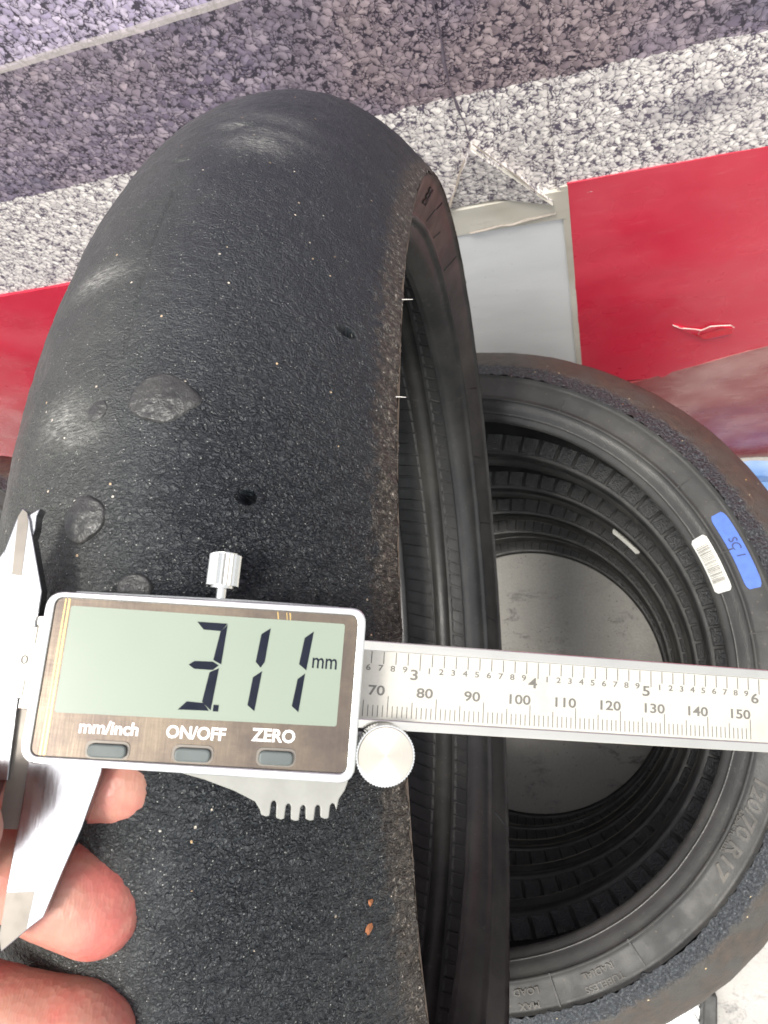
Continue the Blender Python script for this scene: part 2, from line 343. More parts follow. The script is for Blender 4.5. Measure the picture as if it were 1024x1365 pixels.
def _patch():
    k = NB('smooth_rubber_blob'); o = k.obj(); n = k.noise(o, 700, 4, .65, dist=.6)
    c = k.ramp(k.noise(o, 160, 4), [(.3, (.030, .031, .030)), (.7, (.056, .055, .052))])
    return k.out(c, .3, 0., k.bump(k.math('ADD', n, k.math('MULTIPLY', k.noise(o, 320, 3), .8)), .0006, .8), **{'Specular IOR Level': .6})
M['patch'] = _patch()
def _lcd():
    k = NB('lcd_glass'); o = k.obj(); x, y, z = k.sep(o)
    c = k.mix(k.step(k.noise(o, 40, 2), .3, .7, 0, .4), (.235, .28, .22), (.265, .31, .245))
    return k.out(c, .28, 0., None, **{'Coat Weight': .35, 'Coat Roughness': .06})
M['lcd'] = _lcd()
def _plate():
    k = NB('mirror_plate_painted_reflection'); o = k.obj()
    s1 = k.noise(k.map(o, (1, .06, 1), rot=(0, 0, .5)), 1300, 3, .7); s2 = k.noise(k.map(o, (.07, 1, 1), rot=(0, 0, .25)), 1500, 3, .7)
    sm = k.noise(o, 70, 5, .7)
    c = k.mix(k.step(sm, .25, .8), (.15, .118, .10), (.29, .23, .165))  # bronze base stands in for the dark and gold surroundings it would mirror
    c = k.mix(k.step(k.math('MAXIMUM', s1, s2), .68, .76, 0, .22), c, (.6, .52, .4))
    return k.out(c, k.step(sm, .3, .7, .06, .13), .9, k.bump(k.math('ADD', s1, s2), .00005, .4), **{'Coat Weight': .3, 'Coat Roughness': .05})
M['plate'] = _plate()
def _stick():
    k = NB('scale_strip'); o = k.obj()
    c = k.mix(k.step(k.noise(o, 55, 5, .65), .5, .75, 0, .45), (.56, .54, .48), (.42, .375, .28))
    c = k.mix(k.step(k.noise(o, 1500, 2), .5, .75, 0, .25), c, (.42, .41, .38))
    return k.out(c, .42, .25)
M['strip'] = _stick()
def _disc():
    k = NB('turned_steel'); o = k.obj()
    tan = k.n('Tangent', 0, direction_type='RADIAL', axis='Z')
    r = k.vmath('LENGTH', o); x, y, z = k.sep(o)
    rr = k.math('SQRT', k.math('ADD', k.math('MULTIPLY', x, x), k.math('MULTIPLY', y, y)))
    rings = k.noise(k.comb(rr, 0., 0.), 9000, 3, .7)
    return k.out((.80, .74, .62), k.step(rings, .3, .7, .26, .38), 1., k.bump(rings, .00004, .3), **{'Anisotropic': .8, 'Tangent': tan})
M['disc'] = _disc()
def _skin():
    k = NB('skin'); o = k.obj(); 
    n = k.noise(o, 60, 4, .6); m2 = k.noise(o, 260, 4)
    c = k.mix(k.step(n, .38, .66), (.47, .235, .175), (.52, .15, .125))
    c = k.mix(k.step(m2, .5, .75, 0, .25), c, (.52, .32, .235))
    rid = k.n('TexWave', 1, {'Vector': k.vmath('ADD', o, k.vmath('SCALE', k.noise(o, 120, 2, out=1), scale=.006)), 'Scale': 420., 'Distortion': 4., 'Detail': 1.})
    h = k.math('ADD', k.math('MULTIPLY', rid, .06), k.math('ADD', k.math('MULTIPLY', k.vor(o, 700, 'F1', 0), .5), k.math('MULTIPLY', k.noise(k.map(o, (2.5, .6, 1)), 240, 4, .6), .5)))
    return k.out(c, k.step(m2, .3, .7, .38, .55), 0., k.bump(h, .0005, .4), **{'Subsurface Weight': .35, 'Subsurface Radius': (1, .3, .15), 'Subsurface Scale': .004})
M['skin'] = _skin()
M['nail'] = plain('fingernail', (.62, .36, .30), .25)

# ---------------------------------------------------------------- ground and banner wall
gv, gf = [], []
g = link('ground', mesh('ground', [(-150, -150, 0), (150, -150, 0), (150, 150, 0), (-150, 150, 0)], [(0, 1, 2, 3)]), M['concrete']); tag(g, kind='structure')
# banner frame: local x along the banner, local z up, local -y towards the camera
WS = Vector((1.596, -.08, 0)).normalized(); WN = Vector((.08, 1.596, 0)).normalized()
WB = Matrix(((WS.x, WN.x, 0, .266), (WS.y, WN.y, 0, .370), (0, 0, 1, 0), (0, 0, 0, 1)))
WB = Matrix.Scale(K, 4) @ WB
ban = empty('track_banner', WB, 'vinyl banner on the wall printed with race track asphalt above a red and white kerb', 'banner')
def sheet(name, x0, x1, z0, z1, d0, d1, mat, nx=40, nz=24, amp=.002, top=None, seed=0):
    """a thin, slightly wavy sheet with thickness; d0 back, d1 front (towards the camera)"""
    xs = np.linspace(x0, x1, nx); zs = np.linspace(0, 1, nz); X, T = np.meshgrid(xs, zs, indexing='ij')
    zt = z1 if top is None else np.interp(X, [p[0] for p in top], [p[1] for p in top]); Z = z0 + (zt - z0) * T
    w = fbm(np.stack([X, Z * 1.4, X * 0 + seed], -1), 7, 3) * amp
    fr = np.stack([X, -d1 - np.abs(w), Z], -1); bk = np.stack([X, X * 0 - d0, Z], -1)
    n, m = X.shape; V = np.concatenate([fr.reshape(-1, 3), bk.reshape(-1, 3)]); N = n * m; F = []
    for i in range(n - 1):
        for j in range(m - 1):
            a = i * m + j; F.append((a, a + m, a + m + 1, a + 1)); 
    for i in range(n - 1):
        a = i * m; F.append((a, N + a, N + a + m, a + m)); a = i * m + m - 1; F.append((a, a + m, N + a + m, N + a))
    for j in range(m - 1):
        a = j; F.append((a, a + 1, N + a + 1, N + a)); a = (n - 1) * m + j; F.append((a, N + a, N + a + 1, a + 1))
    return link(name, mesh(name, V, F), mat, ban, True)
bx = lambda n, *b: link(n, mesh(n, *boxv(*b)), M['board'], ban)
bx('backing_board', -2.4, 1.4, .0005, .02, 0.002, 1.7)
sheet('asphalt_sheet', -2.4, -.2675, .700, 1.7, 0., .0012, M['asphalt'], 90, 50, .0025, seed=1)
sheet('asphalt_sheet', -.2690, 1.4, .700, 1.7, 0., .0034, M['asphalt'], 70, 50, .0022, seed=5)
sheet('red_kerb_block', -.2615, .46, .345, .7145, 0., .0042, M['red'], 40, 24, .002, seed=3)
sheet('white_kerb_block', -.64, -.2635, .08, .690, 0., .0030, M['white'], 30, 24, .0015, seed=9)
sheet('red_kerb_block', -1.5, -.642, .08, .6995, 0., .0042, M['red'], 50, 24, .004, seed=4)
sheet('white_kerb_block', .462, 1.4, .08, .7145, 0., .0042, M['white'], 30, 24, .002, seed=6)
sheet('white_kerb_block', -2.4, -1.502, .08, .6995, 0., .0042, M['white'], 30, 24, .002, seed=8)
sheet('maroon_kerb_foot', -.2610, .46, .004, .41, 0., .0052, M['maroon'], 40, 20, .003, top=[(-.262, .318), (-.187, .344), (-.063, .402), (.0, .415), (.46, .41)], seed=11)  # separate lower panel, darker and pinker than the red above, with a sloping top
# cream hem folded over the white block, with a dirty crumpled lower edge
sheet('folded_hem', -.66, -.2640, .6745, .7070, 0., .0046, M['cream'], 60, 8, .0016, [(-.66, .7055), (-.5, .7078), (-.36, .7062), (-.264, .7075)], seed=21)
# narrow cream edge of the red block and the turned-up triangle of the print
sheet('pale_edge', -.2668, -.2612, .345, .712, 0., .0048, M['cream'], 4, 30, .0004)
def ridge(name, pts, w, h, mat, d=.0025):
    """a raised crease that follows points on the banner"""
    P = [np.array(p, float) for p in pts]; V, F = [], []
    for i, p in enumerate(P):
        t = P[min(i + 1, len(P) - 1)] - P[max(i - 1, 0)]; t /= np.linalg.norm(t); q = np.array([-t[1], t[0]])
        ww = w * (.55 + .45 * math.sin(1.7 * i + 1)) if 0 < i < len(P) - 1 else w * .3
        for s, hh in ((-1, 0), (-.35, h), (.3, h * .8), (1, 0)):
            V.append((p[0] + q[0] * s * ww, -d - hh, p[1] + q[1] * s * ww))
    for i in range(len(P) - 1):
        for j in range(3): a = i * 4 + j; F.append((a, a + 1, a + 5, a + 4))
    return link(name, mesh(name, V, F), mat, ban, True)
def lerp(a, b, n, jit=.0012):
    return [(a[0] + (b[0] - a[0]) * t + random.uniform(-jit, jit) * (0 < t < 1), a[1] + (b[1] - a[1]) * t + random.uniform(-jit, jit) * (0 < t < 1)) for t in np.linspace(0, 1, n)]
M['flap_red'] = plain('torn_red', (.62, .010, .03), .18)
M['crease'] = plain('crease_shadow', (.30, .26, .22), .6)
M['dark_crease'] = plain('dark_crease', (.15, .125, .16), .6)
# triangular flap: two lifted edges meeting at the apex
fl = [(-.357, .7085), (-.3255, .7735), (-.2735, .6985)]
fv = [(fl[0][0], -.0030, fl[0][1]), (fl[1][0], -.0110, fl[1][1]), (fl[2][0], -.0090, fl[2][1]), (-.318, -.0045, .712), (fl[0][0], -.0010, fl[0][1]), (fl[1][0], -.0014, fl[1][1]), (fl[2][0], -.0014, fl[2][1])]
link('folded_flap', mesh('folded_flap', fv, [(0, 3, 1), (3, 2, 1), (0, 1, 5, 4), (1, 2, 6, 5)]), M['asphalt'], ban)
ridge('flap_edge', lerp(fl[1], fl[2], 9, .0006), .0016, .0012, M['cream'], .0085)
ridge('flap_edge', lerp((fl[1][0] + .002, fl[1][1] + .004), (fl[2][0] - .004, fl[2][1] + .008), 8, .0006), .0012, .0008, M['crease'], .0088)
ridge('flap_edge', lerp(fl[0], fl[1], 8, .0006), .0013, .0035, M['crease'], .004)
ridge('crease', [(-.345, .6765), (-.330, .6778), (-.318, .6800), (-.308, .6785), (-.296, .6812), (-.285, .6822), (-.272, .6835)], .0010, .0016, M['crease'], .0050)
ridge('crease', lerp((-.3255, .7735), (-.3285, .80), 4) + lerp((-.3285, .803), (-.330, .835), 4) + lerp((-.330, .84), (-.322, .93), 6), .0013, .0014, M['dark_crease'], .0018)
# torn tongue in the red block
tv = [(-.166, .474), (-.150, .462), (-.136, .456), (-.128, .461), (-.118, .460), (-.106, .452), (-.108, .443), (-.118, .440), (-.132, .441), (-.146, .450)]
link('torn_tongue', mesh('torn_tongue', *prism([(a, b) for a, b in tv], .0045, .0068)), M['red'], ban)
for o in ban.children:
    if o.name.startswith('torn_tongue'):
        a = verts(o.data); a = np.stack([a[:, 0], -a[:, 2], a[:, 1]], 1); setverts(o.data, a)
ridge('torn_edge', [(-.167, .476), (-.158, .467), (-.146, .4625), (-.137, .4575), (-.129, .4635), (-.120, .463), (-.109, .461), (-.105, .455)], .0006, .0009, M['cream'], .0062)
ridge('torn_edge', [(-.138, .4575), (-.139, .449), (-.133, .443)], .0005, .0008, M['cream'], .0066)

o = link('tear_slit', mesh('tear_slit', [(x, -.0072 - .0005 * (i % 2), z) for i, (x, z) in enumerate([(-.147, .4555), (-.137, .4490), (-.127, .4530), (-.118, .4580), (-.107, .4550), (-.1055, .4440), (-.116, .4385), (-.132, .4370)])], [tuple(range(8))]), M['flap_red'], ban)
# blue plastic strip lying at the foot of the banner, by the stack
V, F = [], []
for i, x in enumerate(np.linspace(.155, .62, 30)):
    for j, (y, z) in enumerate(((.294, .003), (.300, .012), (.316, .019 + .003 * math.sin(i)), (.330, .010), (.340, .017), (.352, .020), (.356, .004))):
        V.append((x, y - .05 * (x - .266) + .002 * math.sin(i * 1.3), z))
for i in range(29):
    for j in range(6): a = i * 7 + j; F.append((a, a + 7, a + 8, a + 1))
    F.append((i * 7, i * 7 + 6, i * 7 + 13, i * 7 + 7))
o = link('plastic_strip', mesh('plastic_strip', V, F), M['blue'], None, True); o.scale = (K, K, K); tag(o, 'blue folded plastic strip on the floor at the foot of the banner', 'plastic strip')
# white ribbed tray and black rubber block beneath the near edge of the stack
tray = empty('plastic_tray', Matrix.Scale(K, 4) @ Matrix.Translation((.045, -.445, 0)) @ Matrix.Rotation(R_(28), 4, 'Z'), 'white ribbed plastic tray poking out under the stack', 'tray')
o = link('base', mesh('base', *boxv(-.05, .045, -.09, .022, .001, .012)), M['white'], tray)
for i in range(9): link('rib', mesh('rib', *boxv(-.047 + i * .0105, -.0415 + i * .0105, -.088, .020, .012, .0165)), M['white'], tray)
o = link('rubber_block', mesh('rubber_block', *prism(rrect([(.078, -.452), (.096, -.458), (.104, -.395), (.088, -.392)], .004), .0, .05)), M['side']); bevel(o, .003); o.scale = (K, K, K)
tag(o, 'black rubber block on the floor beside the white tray', 'rubber block')

# ---------------------------------------------------------------- tyres
def lathe(name, prof, th, disp=None, R0=.28, uvx=None):
    """revolve profile (axial, radius) about local z"""
    prof = np.asarray(prof, float); X = prof[None, :, 0] + 0 * th[:, None]; Rr = prof[None, :, 1] + 0 * th[:, None]; TH = th[:, None] + 0 * X
    if disp is not None: X, Rr = disp(X, Rr, TH)
    P = np.stack([Rr * np.cos(TH), Rr * np.sin(TH), X], -1)
    vv = prof[:, 0] if uvx is None else uvx
    uv = np.stack([-TH * R0, vv[None] + 0 * TH], -1)
    return grid_mesh(name, P, uv)
def tread_disp(kind):
    w = TW[kind][0]
    def f(X, Rr, TH):
        P = np.stack([.27 * np.cos(TH), .27 * np.sin(TH), X], -1)
        if kind == 'standing':
            d = .00035 * fbm(P, 90, 2) + .00016 * pn(P * 420)
            e = np.clip((X - .0455) / .009, 0, 1); e2 = np.clip((-X - .048) / .008, 0, 1)
            ch = pn(P * np.array([400, 400, 500])); ch2 = pn(P * 170 + 9)
            d = d + (e + .7 * e2) * (.0009 * ch + .0009 * ch2 - .0002)
            va = arc('standing', X); uu = -TH * .28; Q = np.stack([uu, va, uu * 0], -1)
            zn = np.clip((va + .010 + .022 * pn(Q * 45) + .016 * pn(Q * 130)) / .045, 0, 1); lw = np.clip((.085 - uu) / .075, 0, 1)
            zn = np.clip(zn * (.30 + .70 * lw) + .30 * np.clip((.01 - uu) / .03, 0, 1), 0, 1) * (1 - .6 * e)
            wu, wv = uu + .0016 * pn(Q * 330 + 2) + .0007 * pn(Q * 900 + 6), va + .0022 * pn(Q * 260 + 7)
            c1 = np.clip(cells(wu * 1.9, wv * .72, 430) / .38, 0, 1) ** .7; c2 = np.clip(cells(wu * 1.5, wv * .9, 820) / .4, 0, 1)
            d = d + zn * (.00050 * (c1 - .7) + .00022 * (c2 - .6) + .00030 * pn(Q * np.array([480, 210, 1]) + 3))
            lip = np.clip((np.abs(X) - .0535) / .003, 0, 1)
            X = X + np.sign(X) * lip * (.0006 * pn(P * 130 + 3) + .00025 * pn(P * 900 + 5) + .0004)
            u = -TH * .28                                              # features: (axial, u, radius, depth)
            for (x0, u0, r, dep) in ((.0460, R_(12.54) * .28, .0018, .0045), (.0299, R_(1.34) * .28, .0018, .0048)):
                q = np.hypot((X - x0), (u - u0)) / r
                d = d - dep * np.clip(1 - q ** 2.2, 0, 1) + .0008 * np.exp(-((q - 1.3) / .25) ** 2)
            q = np.hypot((X + .0019) / .003, (u - R_(24) * .28) / .0008); d = d - .0012 * np.exp(-q * q)
            q = np.hypot((X - .0118) / .003, (u - R_(28.9) * .28) / .001); d = d - .0013 * np.exp(-q * q)
            # long hairline crack near the left of the crown
            xc = .0005 + .0012 * pn(np.stack([u * 60, u * 0, u * 0], -1)); m = (u > .04) & (u < .10)
            d = d - m * .0005 * np.exp(-((X - xc) / .0004) ** 2)
            return X, Rr + d
        e = np.clip((np.abs(X) - .048) / .007, 0, 1); edge = np.clip((np.abs(X) - .057) / .006, 0, 1)
        d = .0006 * fbm(P, 60, 2) + e * (.0013 * pn(P * 260) + .0012 * pn(P * 120 + 4))
        X = X + np.sign(X) * edge * (.0008 * pn(P * 160 + 8) + .0006)
        return X, Rr + d
    return f
def cells(u, v, sc):
    """2-D cellular noise: distance to the nearest cell border (roughly F2 - F1)"""
    a, b = u * sc, v * sc; ia, ib = np.floor(a).astype(int), np.floor(b).astype(int); f1 = np.full(a.shape, 9.); f2 = f1.copy()
    for da in (-1, 0, 1):
        for db in (-1, 0, 1):
            h = _perm[(_perm[(ia + da) & 511] + (ib + db)) & 511]; h2 = _perm[(h + 77) & 511]
            d = np.hypot(ia + da + h / 512 - a, ib + db + h2 / 512 - b); f2 = np.where(d < f1, f1, np.minimum(f2, d)); f1 = np.minimum(f1, d)
    return f2 - f1
TH2 = 2 * np.pi
def build_tyre(root, kind, th_tread, nc, mats, prof_side, prof_in):
    w = TW[kind][0]; s = np.linspace(-1, 1, nc); s = np.sign(s) * np.abs(s) ** .93 * 1.0; x = s * w
    me = lathe('tread', np.stack([x, crown_r(kind, x)], 1), th_tread, tread_disp(kind), uvx=arc(kind, x))
    link('tread', me, mats[0], root)
    th = np.linspace(0, TH2, 361)
    for sg in (1, -1):
        def dsp(X, Rr, TH, sg=sg):
            P = np.stack([.24 * np.cos(TH), .24 * np.sin(TH), X], -1)
            return X + .0003 * pn(P * 40) * sg, Rr + .0003 * pn(P * 33 + 5)
        p = [(sg * a, b) for a, b in prof_side]; p = p if sg > 0 else p[::-1]
        i = next(k for k, q in enumerate(prof_side) if q[1] < (.2235 if kind == 'stack' else .2265))
        a = [(sg * q[0], q[1]) for q in prof_side[:i + 1]]; b = [(sg * q[0], q[1]) for q in prof_side[i:]]
        if sg > 0: a, b = a[::-1], b[::-1]
        link('sidewall', lathe('sidewall', a, th, dsp), mats[1], root)
        link('bead', lathe('bead', b, th, dsp), mats[2], root)
    link('inner_liner', lathe('inner_liner', prof_in, th), M['liner'], root)
def smooth_prof(pts, n=4):
    """Catmull-Rom through profile points"""
    P = np.array(pts, float); out = []
    for i in range(len(P) - 1):
        a, b, c, d = P[max(i - 1, 0)], P[i], P[i + 1], P[min(i + 2, len(P) - 1)]
        for k in range(n):
            t = k / n; out.append(tuple(.5 * ((2 * b) + (c - a) * t + (2 * a - 5 * b + 4 * c - d) * t * t + (3 * b - a - 3 * c + d) * t ** 3)))
    return out + [tuple(P[-1])]

# ---- the flat stack: five tyres, one mesh set copied
SX, SY = -.1232, .0257
ZC = [.576 - .1278 * i for i in range(5)]
LAB = ['top tyre of the stack, worn slick with a blue tape and white barcode label', 'second tyre down inside the flat stack', 'middle tyre of the flat stack, silver label strip inside its bead',
       'fourth tyre down in the flat stack', 'bottom tyre of the flat stack, lying on the concrete floor']
GRP = 'worn slick tyres stacked flat'
top = empty('slick_tyre', Matrix.Scale(K, 4) @ Matrix.Translation((SX, SY, ZC[0])), LAB[0], 'tyre', GRP)
PS = [(.0640, .2440), (.0625, .2425), (.0618, .2415), (.0622, .2400)] + [(.0622, .236), (.0619, .231), (.0616, .2268)] + \
     [(.0617, .2252), (.0626, .2243), (.0629, .2235), (.0621, .2226), (.0608, .2222)] + smooth_prof([(.0600, .2205), (.0585, .2165), (.0562, .2136), (.0559, .2126), (.0546, .2118), (.0525, .2092), (.0505, .2076), (.0485, .2070)], 4)
PI = smooth_prof([(.0485, .2070), (.0455, .2085), (.0440, .2125), (.0440, .2330), (.0455, .2480), (.0400, .2620), (.0250, .2740), (.0, .2790), (-.025, .2740), (-.040, .2620), (-.0455, .248), (-.044, .233), (-.044, .2125), (-.0455, .2085), (-.0485, .2070)], 3)
build_tyre(top, 'stack', np.linspace(0, TH2, 1201), 84, (M['tread2'], M['side'], M['bead']), PS, PI[::-1])
# square liner blocks in one row inside the lower sidewall
def block_mesh(name, prof, dth, h, skew=0., nt=3, gap=.1):
    """a curved raised block on an inner profile (axial, radius, inward normal)"""
    P = np.array([p[:2] for p in prof], float); t = np.gradient(P, axis=0); t /= np.linalg.norm(t, axis=1)[:, None]; nr = np.stack([t[:, 1], -t[:, 0]], 1)
    V, F = [], []; m = len(P)
    sk = np.linspace(-.5, .5, m) * skew
    rows = [(0., -.0004), (.06, h), (.5, h * 1.12), (.94, h), (1., -.0004)]
    for (ft, hh) in rows:
        for j in range(m):
            hj = hh if 0 < j < m - 1 else -.0004
            q = P[j] + nr[j] * hj; a = (ft - .5) * dth * (1 - gap) + sk[j]
            V.append((q[1] * math.cos(a), q[1] * math.sin(a), q[0]))
    for i in range(len(rows) - 1):
        for j in range(m - 1): a = i * m + j; F.append((a, a + m, a + m + 1, a + 1))
    return mesh(name, V, F)
blk = block_mesh('liner_block', [(-.0440, .2120), (-.0440, .2132), (-.0440, .2210), (-.0440, .2285), (-.0441, .2298)], TH2 / 76, .0016)
blk2 = block_mesh('liner_block', [(-.0440, .2120), (-.0440, .2132), (-.0440, .2210), (-.0440, .2285), (-.0441, .2298)], TH2 / 104, .0013, gap=.14)
def flip_check(me, outward_axial):
    pass
for i in range(76):
    o = link('liner_block', blk, M['block'], top); o.rotation_euler.z = TH2 * i / 76 + random.uniform(-.002, .002)
tyres = [top]
for i in range(1, 5):
    r = top.copy(); C.objects.link(r); r.matrix_world = Matrix.Scale(K, 4) @ Matrix.Translation((SX + random.uniform(-.003, .003), SY + random.uniform(-.003, .003), ZC[i])) @ Matrix.Rotation(1.3 * i, 4, 'Z')
    r['label'] = LAB[i]; tyres.append(r)
    for ch in top.children:
        if ch.name.startswith('liner_block') and i in (3, 4): continue
        c = ch.copy(); C.objects.link(c); c.parent = r
    if i in (3, 4):
        for q in range(104):
            o = link('liner_block', blk2, M['block'], r); o.rotation_euler.z = TH2 * q / 104
# ---- markings on the top tyre's upper sidewall (local z = axial)
def bend(me, r0, a0, z):
    v = verts(me); a = a0 - v[:, 0] / r0; r = r0 + v[:, 1]
    setverts(me, np.stack([r * np.cos(a), r * np.sin(a), z + v[:, 2]], 1)); return me
def ring_patch(name, r0, r1, a0, a1, z, mat, parent, th=.0004, n=24, rc=.15, zf=None):
    """a thin curved label between two radii and angles, with rounded ends"""
    V, F = [], []
    for i in range(n + 1):
        t = i / n; a = R_(a0 + (a1 - a0) * t); e = min(t, 1 - t) / rc
        s = 1 if e >= 1 else math.sqrt(max(0, 1 - (1 - e) ** 2)) * .35 + .65
        rm = (r0 + r1) / 2; hw = (r1 - r0) / 2 * s
        for r in (rm - hw, rm + hw):
            zb = z if zf is None else zf(r)
            for dz in (-.0006, th): V.append((r * math.cos(a), r * math.sin(a), zb + dz))
    for i in range(n):
        k = i * 4
        F += [(k + 1, k + 3, k + 7, k + 5), (k, k + 1, k + 5, k + 4), (k + 2, k + 6, k + 7, k + 3)]
    F += [(0, 2, 3, 1), (n * 4, n * 4 + 1, n * 4 + 3, n * 4 + 2)]
    return link(name, mesh(name, V, F), mat, parent)
ZS = .0619
bt = ring_patch('tape_label', .2283, .2395, 25.4, 10.9, ZS + .0003, M['tape'], top, .0004, 30, .14); bt['label'] = 'blue tape label marked SC 1'
link('lettering', bend(text_mesh('SC 1', .0085, .0, .00015, shear=.12), .2338, R_(18.6), ZS + .0010), M['ink'], bt)
zbead = lambda r: .0004 + np.interp(r, [.2076, .2092, .2125, .2165, .2205, .2222], [.0505, .0525, .0555, .0585, .0600, .0608])
V, F = [], []
def bead_label(parent, a0, a1, name='barcode_label', mat=M['paper']):
    n, rr = 20, ((.2098, .2205) if parent == top else (.2074, .2205)); V, F = [], []
    rs = np.linspace(*rr, 5)
    for i in range(n + 1):
        t = i / n; e = min(1, min(t, 1 - t) / .07); s = .7 + .3 * math.sqrt(1 - (1 - e) ** 2); a = R_(a0 + (a1 - a0) * t)
        for r in (rs - rs.mean()) * s + rs.mean(): V.append((r * math.cos(a) - .0006 * math.cos(a), r * math.sin(a) - .0006 * math.sin(a), float(zbead(r)) + .0006))
    for i in range(n):
        for j in range(4): k = i * 5 + j; F.append((k, k + 1, k + 6, k + 5))
    o = link(name, mesh(name, V, F), mat, parent, True)
    V, F = [], []; k = 0; t = .16
    while t < .84:
        w = random.choice((.006, .010, .014)); 
        for tt in (t, t + w):
            a = R_(a0 + (a1 - a0) * tt)
            for r in (.2108, .2150, .2190): V.append((r * math.cos(a) - .0009 * math.cos(a), r * math.sin(a) - .0009 * math.sin(a), float(zbead(r)) + .0010))
        F += [(k, k + 1, k + 4, k + 3), (k + 1, k + 2, k + 5, k + 4)]; k += 6; t += w + random.choice((.008, .012, .018))
    link('barcode', mesh('barcode', V, F), M['barc'], o); return o
bead_label(top, 23.2, 11.6)
bead_label(tyres[2], 46.5 - math.degrees(1.3 * 2), 36 - math.degrees(1.3 * 2))
for s, r0, a, size in (('120/70 R17', .2318, -29.5, .0125), ('TUBELESS', .2378, -64, .0058), ('RADIAL', .2302, -64.2, .0058), ('MAX', .2385, -77, .0058), ('LOAD', .2300, -77, .0058), ('RADIAL TUBELESS', .2262, -31, .0034)):
    big = s[0] == '1'
    me = bend(text_mesh(s, size, .00035 if big else .0001, .0005, sx=1.22 if big else 1.15, shear=.18 if big else 0), r0, R_(a), ZS + .0003)
    link('lettering', me, M['letter'], top)
for a, r1 in ((33.4, .2370), (18.6, .2310), (3.2, .242), (-57, .2405), (-72.2, .2425), (62, .236), (100, .238), (-100, .241)):
    o = link('mould_line', mesh('mould_line', *boxv(.2222, r1, -.0005, .0005, ZS - .0006, ZS + .0009)), M['liner'], top); o.rotation_euler.z = R_(a)

# ---- a shorter second stack far left, mostly hidden behind the standing tyre
for i, lb in enumerate(('topmost tyre of the low stack at the far left edge', 'second tyre of the low stack at far left', 'third tyre of the low stack at far left', 'floor tyre of the low stack at far left')):
    r = D.objects.new('slick_tyre', None); C.objects.link(r); r.matrix_world = Matrix.Scale(K, 4) @ Matrix.Translation((-.865 + .006 * (i % 2), .055, .0655 + .1278 * (3 - i))) @ Matrix.Rotation(.7 * i + 2, 4, 'Z')
    tag(r, lb, 'tyre', 'tyres of the low left stack')
    for ch in top.children:
        if ch.name.split('.')[0] in ('tread', 'sidewall', 'bead', 'inner_liner'):
            c = ch.copy(); C.objects.link(c); c.parent = r

# ---- the standing tyre lodged upright in the stack
T0 = Vector((-.1251, .0349, .782 + LIFT)); AX = Vector((.9959, 0, -.0909)).normalized(); EZ = (Vector((0, 0, 1)) - AX * AX.z).normalized(); EY = EZ.cross(AX)
# local x = up, local y = towards the camera's near side (-EY), local z = axis to the right
SM = Matrix(((EZ.x, -EY.x, AX.x, T0.x), (EZ.y, -EY.y, AX.y, T0.y), (EZ.z, -EY.z, AX.z, T0.z), (0, 0, 0, 1)))
stt = empty('slick_tyre', SM, 'large worn black slick tyre standing upright behind the caliper', 'tyre')
PS2 = [(.0574, .2427), (.0552, .2418), (.0545, .2405), (.0538, .2390), (.0515, .2355), (.0490, .2320), (.0462, .2282)] + \
      [(.0455, .2274), (.0462, .2264), (.0456, .2254), (.0440, .2248)] + smooth_prof([(.0425, .2240), (.0395, .2205), (.0360, .2178), (.0325, .2162), (.0295, .2158)], 4)
PI2 = smooth_prof([(.0295, .2158), (.0262, .2172), (.0260, .2230), (.0330, .2340), (.0430, .2425), (.0470, .2480), (.0440, .2555), (.0330, .2645), (.0200, .2700), (.0060, .2722), (.0, .2718), (-.006, .2722), (-.020, .2700), (-.033, .2645), (-.044, .2555), (-.047, .248), (-.043, .2425), (-.033, .234), (-.026, .223), (-.0262, .2172), (-.0295, .2158)], 3)
ths = -np.concatenate([np.radians(np.arange(-42, 72, .095)), np.radians(np.arange(72, 318.01, .9)), [np.radians(318)]])[::-1]
build_tyre(stt, 'standing', ths, 330, (M['tread'], M['side_brown'], M['bead']), PS2, PI2[::-1])
inr = lambda x: float(np.interp(x, [-.047, -.044, -.033, -.020, -.006, 0, .006, .020, .033, .044], [.248, .2555, .2645, .270, .2722, .2718, .2722, .27, .2645, .2555]))
bA = block_mesh('liner_block', [(x, inr(x)) for x in np.linspace(-.0430, -.0095, 8)][::-1], TH2 / 144, .0012, .035, gap=.1)
bB = block_mesh('liner_block', [(x, inr(x)) for x in np.linspace(.0085, .0330, 6)][::-1], TH2 / 144, .0012, .03, gap=.12)
for me in (bA, bB):
    pass
for i in range(144):
    for me in (bA, bB):
        o = link('liner_block', me, M['block'], stt); o.rotation_euler.z = TH2 * i / 144 + random.uniform(-.002, .002)
V = []; F = []
link('liner_ridge', lathe('liner_ridge', [(.0065, inr(.0065) + .0003), (.0045, inr(0) - .0018), (0., inr(0) - .0024), (-.0055, inr(0) - .0018), (-.0085, inr(.0085) + .0003)], np.linspace(0, TH2, 181)), M['bead'], stt)
def on_tread(x, u, h=0.):
    """point on the standing tyre: axial x, distance u from the top round the tread, height h above the rubber"""
    r = crown_r('standing', np.asarray(x)) + h; a = -np.asarray(u) / .28
    return np.stack([r * np.cos(a), r * np.sin(a), np.asarray(x) + 0 * a], -1)
